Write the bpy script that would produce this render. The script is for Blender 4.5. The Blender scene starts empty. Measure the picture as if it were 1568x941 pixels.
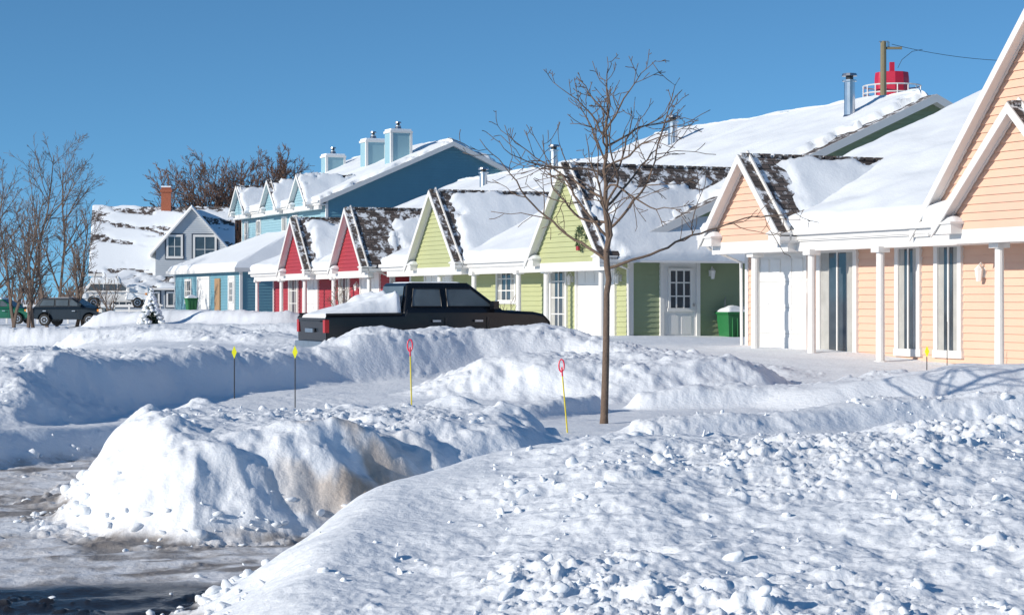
import bpy, bmesh, math, random
import numpy as np
from mathutils import Vector, Matrix
random.seed(7)
R=math.radians
scene=bpy.context.scene
# ------------------------------------------------------------------ world / sun / camera
SUN_AZ=R(58); SUN_EL=R(20)
sd=Vector((-math.sin(SUN_AZ)*math.cos(SUN_EL),-math.cos(SUN_AZ)*math.cos(SUN_EL),math.sin(SUN_EL)))
w=bpy.data.worlds.new("World"); scene.world=w; w.use_nodes=True
nt=w.node_tree; nt.nodes.clear()
sky=nt.nodes.new('ShaderNodeTexSky'); sky.sky_type='NISHITA'; sky.sun_disc=False
sky.sun_elevation=SUN_EL; sky.sun_rotation=math.atan2(sd.x,sd.y)
sky.air_density=1.0; sky.dust_density=0.0; sky.ozone_density=3.0; sky.altitude=300
tcw=nt.nodes.new('ShaderNodeTexCoord')
mp=nt.nodes.new('ShaderNodeMapping'); mp.inputs['Location'].default_value=(0,0,.12); mp.inputs['Scale'].default_value=(1,1,1.6)
nt.links.new(tcw.outputs['Generated'],mp.inputs['Vector']); nt.links.new(mp.outputs[0],sky.inputs['Vector'])
tint=nt.nodes.new('ShaderNodeMix'); tint.data_type='RGBA'; tint.blend_type='MULTIPLY'; tint.inputs[0].default_value=1; tint.inputs[7].default_value=(.62,.98,1.10,1)
nt.links.new(sky.outputs[0],tint.inputs[6])
bg=nt.nodes.new('ShaderNodeBackground'); bg.inputs[1].default_value=0.14
out=nt.nodes.new('ShaderNodeOutputWorld')
nt.links.new(tint.outputs[2],bg.inputs[0]); nt.links.new(bg.outputs[0],out.inputs[0])
sl=bpy.data.lights.new("sun","SUN"); sl.energy=4.5; sl.angle=R(0.5); sl.color=(1.0,0.92,0.81)
so=bpy.data.objects.new("sun",sl); scene.collection.objects.link(so)
so.rotation_euler=sd.to_track_quat('Z','Y').to_euler()
cam=bpy.data.cameras.new("camera"); co=bpy.data.objects.new("camera",cam); scene.collection.objects.link(co)
cam.lens=68.9; cam.sensor_width=36; cam.shift_y=-12.5/1568; cam.clip_end=8000
co.location=(0,0,2.0); co.rotation_euler=(R(90),0,0); scene.camera=co
scene.view_settings.view_transform='Standard'; scene.view_settings.look='None'; scene.view_settings.exposure=0
# ------------------------------------------------------------------ numpy noise
def h2(ix,iy,s):
    n=(ix*374761393+iy*668265263+s*69069+12345)&0xffffffff
    n=((n^(n>>13))*1274126177)&0xffffffff
    return ((n^(n>>16))&0xffff)/65535.0
def vn(x,y,s=0):
    x=np.asarray(x,float);y=np.asarray(y,float)
    ix=np.floor(x).astype(np.int64);iy=np.floor(y).astype(np.int64)
    fx=x-ix;fy=y-iy;fx=fx*fx*(3-2*fx);fy=fy*fy*(3-2*fy)
    a=h2(ix,iy,s);b=h2(ix+1,iy,s);c=h2(ix,iy+1,s);d=h2(ix+1,iy+1,s)
    return (a*(1-fx)+b*fx)*(1-fy)+(c*(1-fx)+d*fx)*fy
def fbm(x,y,s=0,o=4):
    t=0;a=.5
    for i in range(o):
        t=t+a*vn(x*2**i+17.3*i,y*2**i-9.1*i,s+i);a*=.5
    return t/(1-.5**o)
def lumps(x,y,cell,s,dens=0.8):
    wx=x+cell*.45*(vn(x/cell*2.3,y/cell*2.3,s+50)-.5);wy=y+cell*.45*(vn(x/cell*2.3,y/cell*2.3,s+51)-.5)
    gx=wx/cell;gy=wy/cell
    ix=np.floor(gx).astype(np.int64);iy=np.floor(gy).astype(np.int64)
    H=np.zeros_like(gx)
    for dx in(-1,0,1):
        for dy in(-1,0,1):
            jx=ix+dx;jy=iy+dy
            cx=jx+h2(jx,jy,s);cy=jy+h2(jx,jy,s+1)
            r=.18+.42*h2(jx,jy,s+2)**2.5
            ok=h2(jx,jy,s+3)<dens
            ax=(gx-cx);ay=(gy-cy);th=h2(jx,jy,s+5)*3.14;c_=np.cos(th);s_=np.sin(th)
            d2=(ax*c_+ay*s_)**2+1.7*(ay*c_-ax*s_)**2
            H=np.maximum(H,np.where(ok,np.sqrt(np.clip(r*r-d2,0,None))*(.5+.5*h2(jx,jy,s+4)),0))
    return H*cell
def sm(a,b,x):
    t=np.clip((x-a)/(b-a),0,1);return t*t*(3-2*t)
def sdf(poly,x,y):   # positive inside
    d=np.full(x.shape,1e9);ins=np.zeros(x.shape,bool);n=len(poly)
    for i in range(n):
        x0,y0=poly[i];x1,y1=poly[(i+1)%n];ex,ey=x1-x0,y1-y0
        t=np.clip(((x-x0)*ex+(y-y0)*ey)/(ex*ex+ey*ey),0,1)
        d=np.minimum(d,(x-x0-t*ex)**2+(y-y0-t*ey)**2)
        c=((y0>y)!=(y1>y))&(x<(x1-x0)*(y-y0)/((y1-y0) if y1!=y0 else 1e-9)+x0)
        ins^=c
    d=np.sqrt(d);return np.where(ins,d,-d)
def ridge(pts,x,y):
    best=np.full(x.shape,-1.0);bh=np.zeros(x.shape)
    for i in range(len(pts)-1):
        x0,y0,z0,w0=pts[i];x1,y1,z1,w1=pts[i+1];ex,ey=x1-x0,y1-y0
        t=np.clip(((x-x0)*ex+(y-y0)*ey)/(ex*ex+ey*ey),0,1)
        d=np.hypot(x-x0-t*ex,y-y0-t*ey)/(w0+(w1-w0)*t)
        p=1-sm(.22,1,d)
        z=z0+(z1-z0)*t
        up=p>best
        best=np.where(up,p,best);bh=np.where(up,z,bh)
    return best,bh
ROAD=[(-60,-50),(9,-50),(9,6.0),(-.9,9.5),(-1.0,15),(.4,17.6),(.2,18.6),(-4,21.5),(-4.5,24.3),(-5.1,25.8),(-6.0,23.8),(-7.3,21),(-9.8,17),(-60,15)]
MID=[(-4.55,19.4),(-3.85,16.9),(-3.3,16.1),(-2.6,15.9),(-2.05,16.2),(-1.3,16.8),(-.45,17.5),(.5,18.4),(.9,20.0),(.6,21.6),(-1.8,22.4),(-3.9,22.6),(-4.5,21.2)]
NB=[(-2.15,8.5),(-2.15,12),(-1.85,14.0),(-1.15,15.4),(-.45,16.1),(.5,16.8),(1.6,17.4),(5,17.7),(24,17.7),(24,3),(-1.6,5)]
PL=[(-80,16.2),(-10.2,17.4),(-7.6,21.3),(-6.2,23.6),(-6.0,25.4),(-6.9,28),(-5.6,32.6),(-3.6,36.4),(-4.5,39.3),(-9,46),(-14,50),(-80,50)]
GM=[(-2.0,31),(0,29.8),(2.4,29.6),(4.6,31),(5.2,34),(2,35.5),(-1.4,34)]
R1=[(-6.9,25.0,.55,.8),(-6.6,26.2,.85,.95),(-6.8,28.2,1.15,1.05),(-5.9,30.6,1.05,1.1),(-4.9,32.4,1.22,1.2),(-3.7,34.2,1.10,1.1),(-2.7,35.5,1.40,1.3),(-1.2,37.2,1.50,1.5),(.9,38.0,1.38,1.6),(2.3,37.6,1.25,1.6),(3.6,36.6,1.0,1.5),(4.8,35.9,.8,1.2)]
R2=[(2,28.8,.66,.4),(3.9,29.5,.7,.45),(6,31,.75,.45)]
R3=[(1.6,23.4,.5,.5),(2.6,24,.6,.6),(5,25.5,.7,.7),(9,27.2,.85,.9)]
R4=[(4.6,29.2,.72,1.2),(6.4,30,.92,1.8),(10,31,1.1,2.4)]
R5=[(-1.9,24.2,.5,.35),(.1,26.5,.6,.4),(1.1,28.0,.6,.4)]
RF=[(-40,60,1.1,2.5),(-20,66,1.0,2.5),(-12,62,1.15,2.0),(-7,60,1.2,1.8),(-4,58,1.1,1.5)]
RG=[(-18,90,1.45,2.2),(-13,86,1.5,2.2),(-9.5,80,1.5,2)]
RH=[(-11,52,1.15,1.6),(-7.5,49.5,1.25,1.8),(-5.2,46.5,1.05,1.4)]
def terrain(x,y,detail=True):
    x=np.asarray(x,float);y=np.asarray(y,float)
    yard=.38+.57*sm(26,47,y)
    far=sm(-4,1.5,x+.2*y)
    yard=yard*far+(.42)*(1-far)*sm(20,30,y)+(1-far)*(1-sm(20,30,y))*.38
    yard=yard+.10*(fbm(x*.25,y*.22,3,3)-.5)*sm(18,24,y)*(1-.5*sm(60,90,y))
    rs=sdf(ROAD,x,y)+.25*(fbm(x*1.1,y*1.1,5,3)-.5)
    rd=sm(-.25,.35,rs)
    z=yard*(1-rd)
    L=np.zeros_like(z)+(.04+.30*sm(.52,.66,fbm(x*.35,y*.3,7,3)))*(1-rd)
    jag=.6*(fbm(x*1.4,y*1.4,9,4)-.5)
    s=sdf(PL,x,y)+jag; p=sm(0,.75,s)**.8; pt=.46+.34*sm(25,33,y)+.30*(fbm(x*.35,y*.35,21,3)-.35)+.14*(fbm(x*1.1,y*1.1,22,3)-.5); z=z+(np.maximum(pt,z)-z)*p; L=np.maximum(L,.95*p)
    s=sdf(GM,x,y)+jag*1.2; p=sm(0,1.5,s); z=z+(1.05+.35*(fbm(x*.6,y*.6,23,3)-.5)-z)*p; L=np.maximum(L,.9*sm(-.4,.6,s))
    for k,(rr,ll) in enumerate(((R1,.8),(R2,.8),(R3,.6),(R4,.05),(R5,.7),(RF,.8),(RG,.8),(RH,.8))):
        wv=.4*(fbm(x*.9,y*.9,30+k,4)-.5) if k!=3 else 0
        if k==0: wv=wv+1.0*(fbm(x*.45,y*.45,38,2)-.5)
        p,hh=ridge(rr,x+wv,y+wv)
        hh=hh+(.26 if k else .42)*(fbm(x*.7,y*.7,40+k,3)-.5)
        z=np.maximum(z,z+(hh-z)*np.clip(p,0,1))
        lk=ll*sm(0.02,.4,p)
        if k==0: lk=ll*(.45*sm(.02,.3,p)+.6*sm(.65,.92,p)+.6*sm(.0,.05,p)*(1-sm(.08,.25,p)))
        L=np.maximum(L,lk)
    # mid bank
    s=sdf(MID,x,y)+jag*.55
    p=sm(0,1.0,s)**.7; top=.84+.16*(fbm(x*.8,y*.8,61,3)-.5)-.12*sm(-1.0,.8,x)
    z=np.maximum(z,z+(top-z)*p); pm=p
    L=np.where(s>-.3,np.maximum(L*.3,.16+.72*sm(.8,1.3,s)+.7*(1-sm(-.1,.25,s))),L)
    fm=sm(.0,.25,s)*(1-sm(.9,1.3,s)); z=z+fm*.22*(fbm(x*1.7,y*1.7,63,5)-.5)*2
    dirt=fm*sm(.38,.55,fbm(x*2.2+5,y*2.2,64,4))*np.exp(-((x+1.25)**2/.6+(y-17.2)**2/.5))
    # near bank
    s=sdf(NB,x,y)+jag*.6
    p=sm(0,1.2,s)**.8; top=.30+.62*sm(7.2,15.2,y)+.26*(fbm(x*.5,y*.5,71,3)-.5)*sm(8,12,y)-.08*sm(3,7,x)-.14*(1-sm(-1,1,x))
    z=np.maximum(z,z+(top-z)*p)
    smooth_face=sm(.0,.3,s)*(1-sm(1.0,2.2,s+1.0*(fbm(x*.8,y*.8,72,2)-.5)))*(1-sm(-.1,1.3,x))
    Ln=sm(-.35,.1,s)*(1-.9*smooth_face)
    L=np.maximum(L*(1-sm(0,.4,s)),Ln)
    if detail:
        amp=np.clip(L,0,1)
        nz=.25+.85*sm(.35,.68,fbm(x*.7,y*.7,80,4))
        z=z+amp*nz*(.50*lumps(x,y,.40,100,.18)+.55*lumps(x,y,.21,110,.55)+.75*lumps(x,y,.105,120,.85)+.8*lumps(x,y,.055,125,.9)*(y<24))
        z=z+amp*.12*(fbm(x*1.6,y*1.6,83,5)-.5)+amp*.05*(fbm(x*8,y*8,87,3)-.5)
        z=z+.012*(fbm(x*6,y*6,84,3)-.5)*(1-rd)+.06*(1-rd)*(1-amp)*(fbm(x*.9,y*.9,86,3)-.5)*sm(20,24,y)
        rz=rd*(1-np.clip(p,0,1))*(1-pm)
        z=z+rz*(.012*np.sin((x*.35-y*.93)*11+1.5*fbm(x*.6,y,90,2))*sm(.4,.6,fbm(x*.3,y*.5,91,2))+.035*(fbm(x*4,y*4,94,4)-.5)+.55*lumps(x,y,.10,130,.5)*sm(.50,.62,fbm(x*.9,y*1.4,92,3)))
    return z,L,rd,dirt
def gz(x,y):
    return float(terrain(np.array([x]),np.array([y]),False)[0][0])
# ------------------------------------------------------------------ materials
def nmat(name):
    m=bpy.data.materials.new(name);m.use_nodes=True;n=m.node_tree
    return m,n,n.nodes['Principled BSDF']
def simple(name,col,rough=.6,metal=0,var=.12,scale=6,bump=0,spec=.5):
    m,n,b=nmat(name)
    tc=n.nodes.new('ShaderNodeTexCoord');no=n.nodes.new('ShaderNodeTexNoise');no.inputs['Scale'].default_value=scale;no.inputs['Detail'].default_value=5
    n.links.new(tc.outputs['Object'],no.inputs['Vector'])
    mx=n.nodes.new('ShaderNodeMix');mx.data_type='RGBA'
    mx.inputs[6].default_value=(*[c*(1-var) for c in col],1);mx.inputs[7].default_value=(*[min(1,c*(1+var)) for c in col],1)
    n.links.new(no.outputs[0],mx.inputs[0]);n.links.new(mx.outputs[2],b.inputs['Base Color'])
    b.inputs['Roughness'].default_value=rough;b.inputs['Metallic'].default_value=metal;b.inputs['Specular IOR Level'].default_value=spec
    if bump:
        bp=n.nodes.new('ShaderNodeBump');bp.inputs['Strength'].default_value=bump;bp.inputs['Distance'].default_value=.02
        n.links.new(no.outputs[0],bp.inputs['Height']);n.links.new(bp.outputs[0],b.inputs['Normal'])
    return m
def snow_mat():
    m,n,b=nmat('snow')
    tc=n.nodes.new('ShaderNodeTexCoord')
    n1=n.nodes.new('ShaderNodeTexNoise');n1.inputs['Scale'].default_value=9;n1.inputs['Detail'].default_value=8;n1.inputs['Roughness'].default_value=.65
    n.links.new(tc.outputs['Object'],n1.inputs['Vector'])
    b.inputs['Base Color'].default_value=(.83,.87,.91,1);b.inputs['Roughness'].default_value=.75;b.inputs['Specular IOR Level'].default_value=.2
    bp=n.nodes.new('ShaderNodeBump');bp.inputs['Strength'].default_value=.4;bp.inputs['Distance'].default_value=.03
    n.links.new(n1.outputs[0],bp.inputs['Height']);n.links.new(bp.outputs[0],b.inputs['Normal'])
    return m
SNOW=snow_mat()
def ground_mat():
    m,n,b=nmat('snow_ground')
    L=n.links.new
    tc=n.nodes.new('ShaderNodeTexCoord')
    def noise(s,d=6,r=.6):
        q=n.nodes.new('ShaderNodeTexNoise');q.inputs['Scale'].default_value=s;q.inputs['Detail'].default_value=d;q.inputs['Roughness'].default_value=r
        L(tc.outputs['Object'],q.inputs['Vector']);return q
    def attr(a):
        q=n.nodes.new('ShaderNodeAttribute');q.attribute_name=a;return q
    def mix(f,a,c):
        q=n.nodes.new('ShaderNodeMix');q.data_type='RGBA'
        for s,v in((0,f),(6,a),(7,c)):
            if hasattr(v,'links'): L(v,q.inputs[s])
            elif s==0:q.inputs[0].default_value=v
            else:q.inputs[s].default_value=(*v,1)
        return q.outputs[2]
    nf=noise(14,8);nm=noise(2.5,8,.7)
    snow=mix(nm.outputs[0],(.81,.85,.90),(.87,.90,.93))
    dirtc=mix(nf.outputs[0],(.30,.21,.14),(.66,.56,.46))
    c=mix(attr('dirt').outputs['Fac'],snow,dirtc)
    rp=n.nodes.new('ShaderNodeValToRGB');rp.color_ramp.elements[0].position=.34;rp.color_ramp.elements[1].position=.56
    rp.color_ramp.elements[0].color=(.42,.39,.37,1);rp.color_ramp.elements[1].color=(.78,.79,.81,1);L(nm.outputs[0],rp.inputs[0])
    c=mix(attr('road').outputs['Fac'],c,rp.outputs[0])
    wetc=mix(nf.outputs[0],(.09,.08,.078),(.30,.27,.25))
    wa=attr('wet').outputs['Fac']
    c=mix(wa,c,wetc)
    ba=attr('black_ice').outputs['Fac']
    c=mix(ba,c,(.025,.025,.03))
    L(c,b.inputs['Base Color'])
    ro=n.nodes.new('ShaderNodeMapRange');ro.inputs[3].default_value=.78;ro.inputs[4].default_value=.25;L(ba,ro.inputs[0]);L(ro.outputs[0],b.inputs['Roughness'])
    b.inputs['Specular IOR Level'].default_value=.25
    bp=n.nodes.new('ShaderNodeBump');bp.inputs['Strength'].default_value=.55;bp.inputs['Distance'].default_value=.03
    L(nf.outputs[0],bp.inputs['Height']);L(bp.outputs[0],b.inputs['Normal'])
    return m
GROUND=ground_mat()
def shingle_mat():
    m,n,b=nmat('shingles')
    L=n.links.new
    tc=n.nodes.new('ShaderNodeTexCoord')
    br=n.nodes.new('ShaderNodeTexBrick');br.inputs['Scale'].default_value=1;br.inputs['Brick Width'].default_value=.32;br.inputs['Row Height'].default_value=.14
    br.inputs['Mortar Size'].default_value=.012;br.inputs['Color1'].default_value=(.07,.055,.05,1);br.inputs['Color2'].default_value=(.16,.125,.11,1);br.inputs['Mortar'].default_value=(.02,.02,.02,1)
    L(tc.outputs['UV'],br.inputs['Vector'])
    no=n.nodes.new('ShaderNodeTexNoise');no.inputs['Scale'].default_value=3.2;no.inputs['Detail'].default_value=8;no.inputs['Roughness'].default_value=.7
    L(tc.outputs['Object'],no.inputs['Vector'])
    rp=n.nodes.new('ShaderNodeValToRGB');rp.color_ramp.elements[0].position=.51;rp.color_ramp.elements[1].position=.58;L(no.outputs[0],rp.inputs[0])
    mx=n.nodes.new('ShaderNodeMix');mx.data_type='RGBA';mx.inputs[7].default_value=(.8,.83,.87,1)
    L(rp.outputs[0],mx.inputs[0]);L(br.outputs[0],mx.inputs[6]);L(mx.outputs[2],b.inputs['Base Color'])
    b.inputs['Roughness'].default_value=.85
    bp=n.nodes.new('ShaderNodeBump');bp.inputs['Strength'].default_value=.6;bp.inputs['Distance'].default_value=.02
    L(br.outputs[1],bp.inputs['Height']);bp.invert=True;L(bp.outputs[0],b.inputs['Normal'])
    return m
SHINGLE=shingle_mat()
WHITE=simple('white_trim_paint',(.74,.73,.71),.45,var=.05)
WHITED=simple('white_door_paint',(.76,.76,.75),.4,var=.04)
GLASS=simple('window_glass',(.05,.065,.08),.06,var=.75,scale=1.6,spec=.9)
CARGLASS=simple('car_glass',(.10,.125,.14),.08,var=.85,scale=1.1,spec=.8)  # lightened base colour stands in for pale snow reflections in the panes
CURT=simple('curtain',(.40,.40,.38),.8,var=.35,scale=3)
def paint(name,c): return simple(name,c,.6,var=.08,scale=1.3)
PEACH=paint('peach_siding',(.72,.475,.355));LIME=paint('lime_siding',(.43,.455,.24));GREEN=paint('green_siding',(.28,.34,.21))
RED=paint('red_siding',(.36,.035,.05));BLUE=paint('blue_siding',(.14,.31,.39));LBLUE=paint('pale_blue_siding',(.27,.45,.52));OLDW=paint('old_white_siding_shaded',(.46,.50,.54))  # old house white is greyed and blued: its shade is in the colour
METAL=simple('galvanised_metal',(.55,.56,.58),.3,1.0,var=.2)
BLACK=simple('black_plastic',(.02,.02,.022),.4)
RUBBER=simple('tyre_rubber',(.025,.025,.025),.8)
BARK=simple('bark',(.15,.105,.078),.9,var=.45,scale=30,bump=.6)
BARKD=simple('bark_brown',(.17,.125,.10),.9,var=.3,scale=5)
BARKR=simple('bark_reddish',(.17,.105,.08),.9,var=.3,scale=5)
BRICK=simple('chimney_brick',(.35,.11,.06),.9,var=.3,scale=12)
# ------------------------------------------------------------------ mesh builder
class MB:
    def __init__(s): s.v=[];s.f=[];s.m=[];s.mats=[];s.uv=[]
    def mi(s,mat):
        if mat not in s.mats:s.mats.append(mat)
        return s.mats.index(mat)
    def poly(s,pts,mat,uv=None):
        i=len(s.v);s.v+= [tuple(p) for p in pts];s.f.append(tuple(range(i,i+len(pts))));s.m.append(s.mi(mat));s.uv.append(uv)
    def hexa(s,p,mat):  # p: 4 bottom, 4 top
        i=len(s.v);s.v+=[tuple(q) for q in p];k=s.mi(mat)
        for f in((3,2,1,0),(4,5,6,7),(0,1,5,4),(1,2,6,5),(2,3,7,6),(3,0,4,7)):
            s.f.append(tuple(i+j for j in f));s.m.append(k);s.uv.append(None)
    def box(s,x0,x1,y0,y1,z0,z1,mat):
        x0,x1=sorted((x0,x1));y0,y1=sorted((y0,y1));z0,z1=sorted((z0,z1))
        s.hexa([(x0,y0,z0),(x1,y0,z0),(x1,y1,z0),(x0,y1,z0),(x0,y0,z1),(x1,y0,z1),(x1,y1,z1),(x0,y1,z1)],mat)
    def tube(s,path,rad,mat,n=5,cap=True):
        path=[Vector(p) for p in path];i0=len(s.v);k=s.mi(mat);m=len(path)
        for i,p in enumerate(path):
            d=(path[min(i+1,m-1)]-path[max(i-1,0)])
            if d.length<1e-9:d=Vector((0,0,1))
            d.normalize();a=Vector((0,0,1)) if abs(d.z)<.9 else Vector((1,0,0))
            u=d.cross(a).normalized();v=d.cross(u)
            r=rad[i] if hasattr(rad,'__len__') else rad
            for j in range(n):
                t=2*math.pi*j/n;s.v.append(tuple(p+u*(r*math.cos(t))+v*(r*math.sin(t))))
        for i in range(m-1):
            for j in range(n):
                a=i0+i*n+j;b=i0+i*n+(j+1)%n
                s.f.append((a,b,b+n,a+n));s.m.append(k);s.uv.append(None)
        if cap:
            s.f.append(tuple(i0+j for j in range(n))[::-1]);s.m.append(k);s.uv.append(None)
            s.f.append(tuple(i0+(m-1)*n+j for j in range(n)));s.m.append(k);s.uv.append(None)
    def grid(s,P,mat):   # P array (n,m,3)
        n,m=P.shape[:2];i0=len(s.v);s.v+=[tuple(q) for q in P.reshape(-1,3)];k=s.mi(mat)
        for i in range(n-1):
            for j in range(m-1):
                a=i0+i*m+j;s.f.append((a,a+1,a+m+1,a+m));s.m.append(k);s.uv.append(None)
    def obj(s,name,parent=None,smooth=False,bevel=0):
        me=bpy.data.meshes.new(name);me.from_pydata(s.v,[],s.f)
        for m in s.mats:me.materials.append(m)
        me.polygons.foreach_set('material_index',s.m)
        if smooth:me.polygons.foreach_set('use_smooth',[True]*len(s.f))
        if any(u for u in s.uv):
            ul=me.uv_layers.new(name='UVMap')
            for p,u in zip(me.polygons,s.uv):
                if u:
                    for li,q in zip(p.loop_indices,u):ul.data[li].uv=q
        me.update()
        o=bpy.data.objects.new(name,me);scene.collection.objects.link(o)
        if parent:o.parent=parent
        if bevel:
            b=o.modifiers.new('b','BEVEL');b.width=bevel;b.segments=3;b.limit_method='ANGLE';b.angle_limit=R(35)
        return o
def empty(name,loc,rz=0):
    e=bpy.data.objects.new(name,None);scene.collection.objects.link(e);e.location=loc;e.rotation_euler=(0,0,rz);e.empty_display_size=.3
    return e
# ------------------------------------------------------------------ terrain mesh
def build_ground():
    ks=np.concatenate([-np.geomspace(8,.40,34),np.linspace(-.365,.365,900),np.geomspace(.40,8,34)])
    ys=np.concatenate([np.linspace(-60,4.5,14),np.geomspace(5,8,80),np.geomspace(8.01,60,960),np.geomspace(60.4,200,150),np.geomspace(208,6000,36)])
    Y,K=np.meshgrid(ys,ks,indexing='ij')
    W_=np.maximum(Y+3,8.0)
    X=K*W_
    Z,L,rd,dirt=terrain(X,Y,True)
    Z=np.where(Y>200,.45,Z)
    n,m=X.shape
    co_=np.stack([X,Y,Z],-1).reshape(-1,3)
    idx=np.arange(n*m).reshape(n,m)
    q=np.stack([idx[:-1,:-1],idx[:-1,1:],idx[1:,1:],idx[1:,:-1]],-1).reshape(-1,4)
    me=bpy.data.meshes.new('snow_ground');me.vertices.add(n*m);me.vertices.foreach_set('co',co_.ravel())
    nf=len(q);me.loops.add(nf*4);me.loops.foreach_set('vertex_index',q.ravel())
    me.polygons.add(nf);me.polygons.foreach_set('loop_start',np.arange(nf)*4);me.polygons.foreach_set('loop_total',np.full(nf,4))
    me.polygons.foreach_set('use_smooth',np.ones(nf,bool))
    me.update(calc_edges=True)
    road=rd*(1-sm(.05,.16,Z))*(.35+.65*sm(.3,.55,fbm(X*.7,Y*.7,200,4)))
    su=X*.93+Y*.35; sv=-X*.35+Y*.93      # along / across the wheel tracks
    low=rd*(1-sm(.03,.08,Z))
    n1=fbm(su*.7,sv*2.4,203,5); n2=fbm(X*5,Y*5,207,4)
    bare=low*sm(.54,.66,n1+.30*(n2-.5)+.16*np.exp(-((Y-18.3)/1.6)**2)*(X<-3)-.03)*.85
    ice=low*sm(.50,.56,fbm(su*.5,sv*1.2,209,5)+.26*(1-sm(12.9,13.9,Y))-.03+.15*(n2-.5))*(1-sm(13.4,14.2,Y))
    for nme,arr in(('road',road),('wet',bare),('black_ice',ice),('dirt',dirt)):
        a=me.attributes.new(nme,'FLOAT','POINT');a.data.foreach_set('value',np.clip(arr,0,1).ravel().astype(np.float32))
    me.materials.append(GROUND)
    o=bpy.data.objects.new('snow_ground',me);scene.collection.objects.link(o)
build_ground()
def build_chunks():
    bm=bmesh.new();bmesh.ops.create_icosphere(bm,subdivisions=2,radius=1)
    V=np.array([v.co[:] for v in bm.verts]);F=np.array([[v.index for v in f.verts] for f in bm.faces]);bm.free()
    rng=np.random.RandomState(3);N=5200
    x=rng.uniform(-7,8,90000);y=8+18*rng.rand(90000)**1.2
    z,L,rd,d=terrain(x,y,False)
    edge=sm(.02,.10,z)*(1-sm(.15,.35,z))*rd
    pr=np.clip(L,0,1)**2*.38*(.1+sm(.4,.7,fbm(x*.8,y*.8,300,3)))+.012*rd*(z<.1)+.5*edge
    k=rng.rand(90000)<pr*.3
    x=x[k][:N];y=y[k][:N];ed=edge[k][:N]
    zt=terrain(x,y,True)[0];n=len(x)
    r=.012+.038*rng.rand(n)**4+ (rng.rand(n)<.010)*.035+.035*ed*rng.rand(n)**2
    vs=[];fs=[]
    for i in range(n):
        a=rng.uniform(-.4,.4,(3,3))+np.eye(3)*rng.uniform(.65,1.25,3)
        q=V*(1+.22*np.sin(V[:,[1,2,0]]*rng.uniform(2,5)+rng.rand()*6))
        P=q@a*r[i]
        P[:,2]*=.8
        vs.append(P+np.array([x[i],y[i],zt[i]+r[i]*.2]));fs.append(F+i*len(V))
    vs=np.concatenate(vs);fs=np.concatenate(fs)
    me=bpy.data.meshes.new('snow_chunks');me.from_pydata(vs.tolist(),[],fs.tolist());me.polygons.foreach_set('use_smooth',[True]*len(fs))
    me.materials.append(SNOW);o=bpy.data.objects.new('snow_chunks',me);scene.collection.objects.link(o)
build_chunks()
# ------------------------------------------------------------------ house parts
def FP(face,c,t,z,o): return (c-o,t,z) if face=='F' else (t,c-o,z)
def fbox(mb,face,c,t0,t1,z0,z1,o0,o1,mat):
    if face=='F':mb.box(c-o1,c-o0,t0,t1,z0,z1,mat)
    else:mb.box(t0,t1,c-o1,c-o0,z0,z1,mat)
def siding(mb,face,c,tf,z0,z1,mat,h=.15):
    z=z0
    while z<z1-1e-4:
        zt=min(z+h,z1);a0,a1=tf(z);b0,b1=tf(zt)
        if a1-a0>.02:
            if b1<b0:b0=b1=(b0+b1)/2
            p=[FP(face,c,a0,z,.032),FP(face,c,a1,z,.032),FP(face,c,b1,zt,.002),FP(face,c,b0,zt,.002)]
            u=[FP(face,c,a0,z,.0),FP(face,c,a1,z,.0),FP(face,c,a1,z,.032),FP(face,c,a0,z,.032)]
            mb.poly(p,mat);mb.poly(u,mat)
        z=zt
def window(mb,face,c,t0,t1,z0,z1,nx=2,nz=3,curt=True,fr=.09):
    fbox(mb,face,c,t0,t1,z0,z1,-.02,.034,GLASS)
    if curt:
        wd=(t1-t0)*.2
        fbox(mb,face,c,t0+fr,t0+fr+wd,z0+fr,z1-fr,.034,.038,CURT)
        fbox(mb,face,c,t1-fr-wd,t1-fr,z0+fr,z1-fr,.034,.038,CURT)
    for a,b,cz,d in((t0-.02,t1+.02,z1-fr,z1+.03),(t0-.05,t1+.05,z0-.05,z0+fr),):
        fbox(mb,face,c,a,b,cz,d,0,.085,WHITE)
    for a,b in((t0-.02,t0+fr),(t1-fr,t1+.02)):fbox(mb,face,c,a,b,z0+fr,z1-fr,0,.08,WHITE)
    for i in range(1,nx):
        t=t0+(t1-t0)*i/nx;fbox(mb,face,c,t-.022,t+.022,z0+fr,z1-fr,.0,.055,WHITE)
    for i in range(1,nz):
        z=z0+(z1-z0)*i/nz;fbox(mb,face,c,t0+fr,t1-fr,z-.018,z+.018,.0,.050,WHITE)
def garage(mb,face,c,t0,t1,z0,z1):
    fbox(mb,face,c,t0,t1,z0,z1,0,.038,WHITED)
    n=4;h=(z1-z0)/n
    for i in range(n):
        for j in range(4):
            ww=(t1-t0)/4;fbox(mb,face,c,t0+j*ww+.08,t0+(j+1)*ww-.08,z0+i*h+.08,z0+(i+1)*h-.08,.036,.060,WHITED)
        fbox(mb,face,c,t0,t1,z0+i*h-.006,z0+i*h+.006,.036,.041,CURT)
    for a,b,cz,d in((t0-.12,t1+.12,z1,z1+.13),(t0-.12,t0,z0,z1),(t1,t1+.12,z0,z1)):fbox(mb,face,c,a,b,cz,d,0,.09,WHITE)
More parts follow.
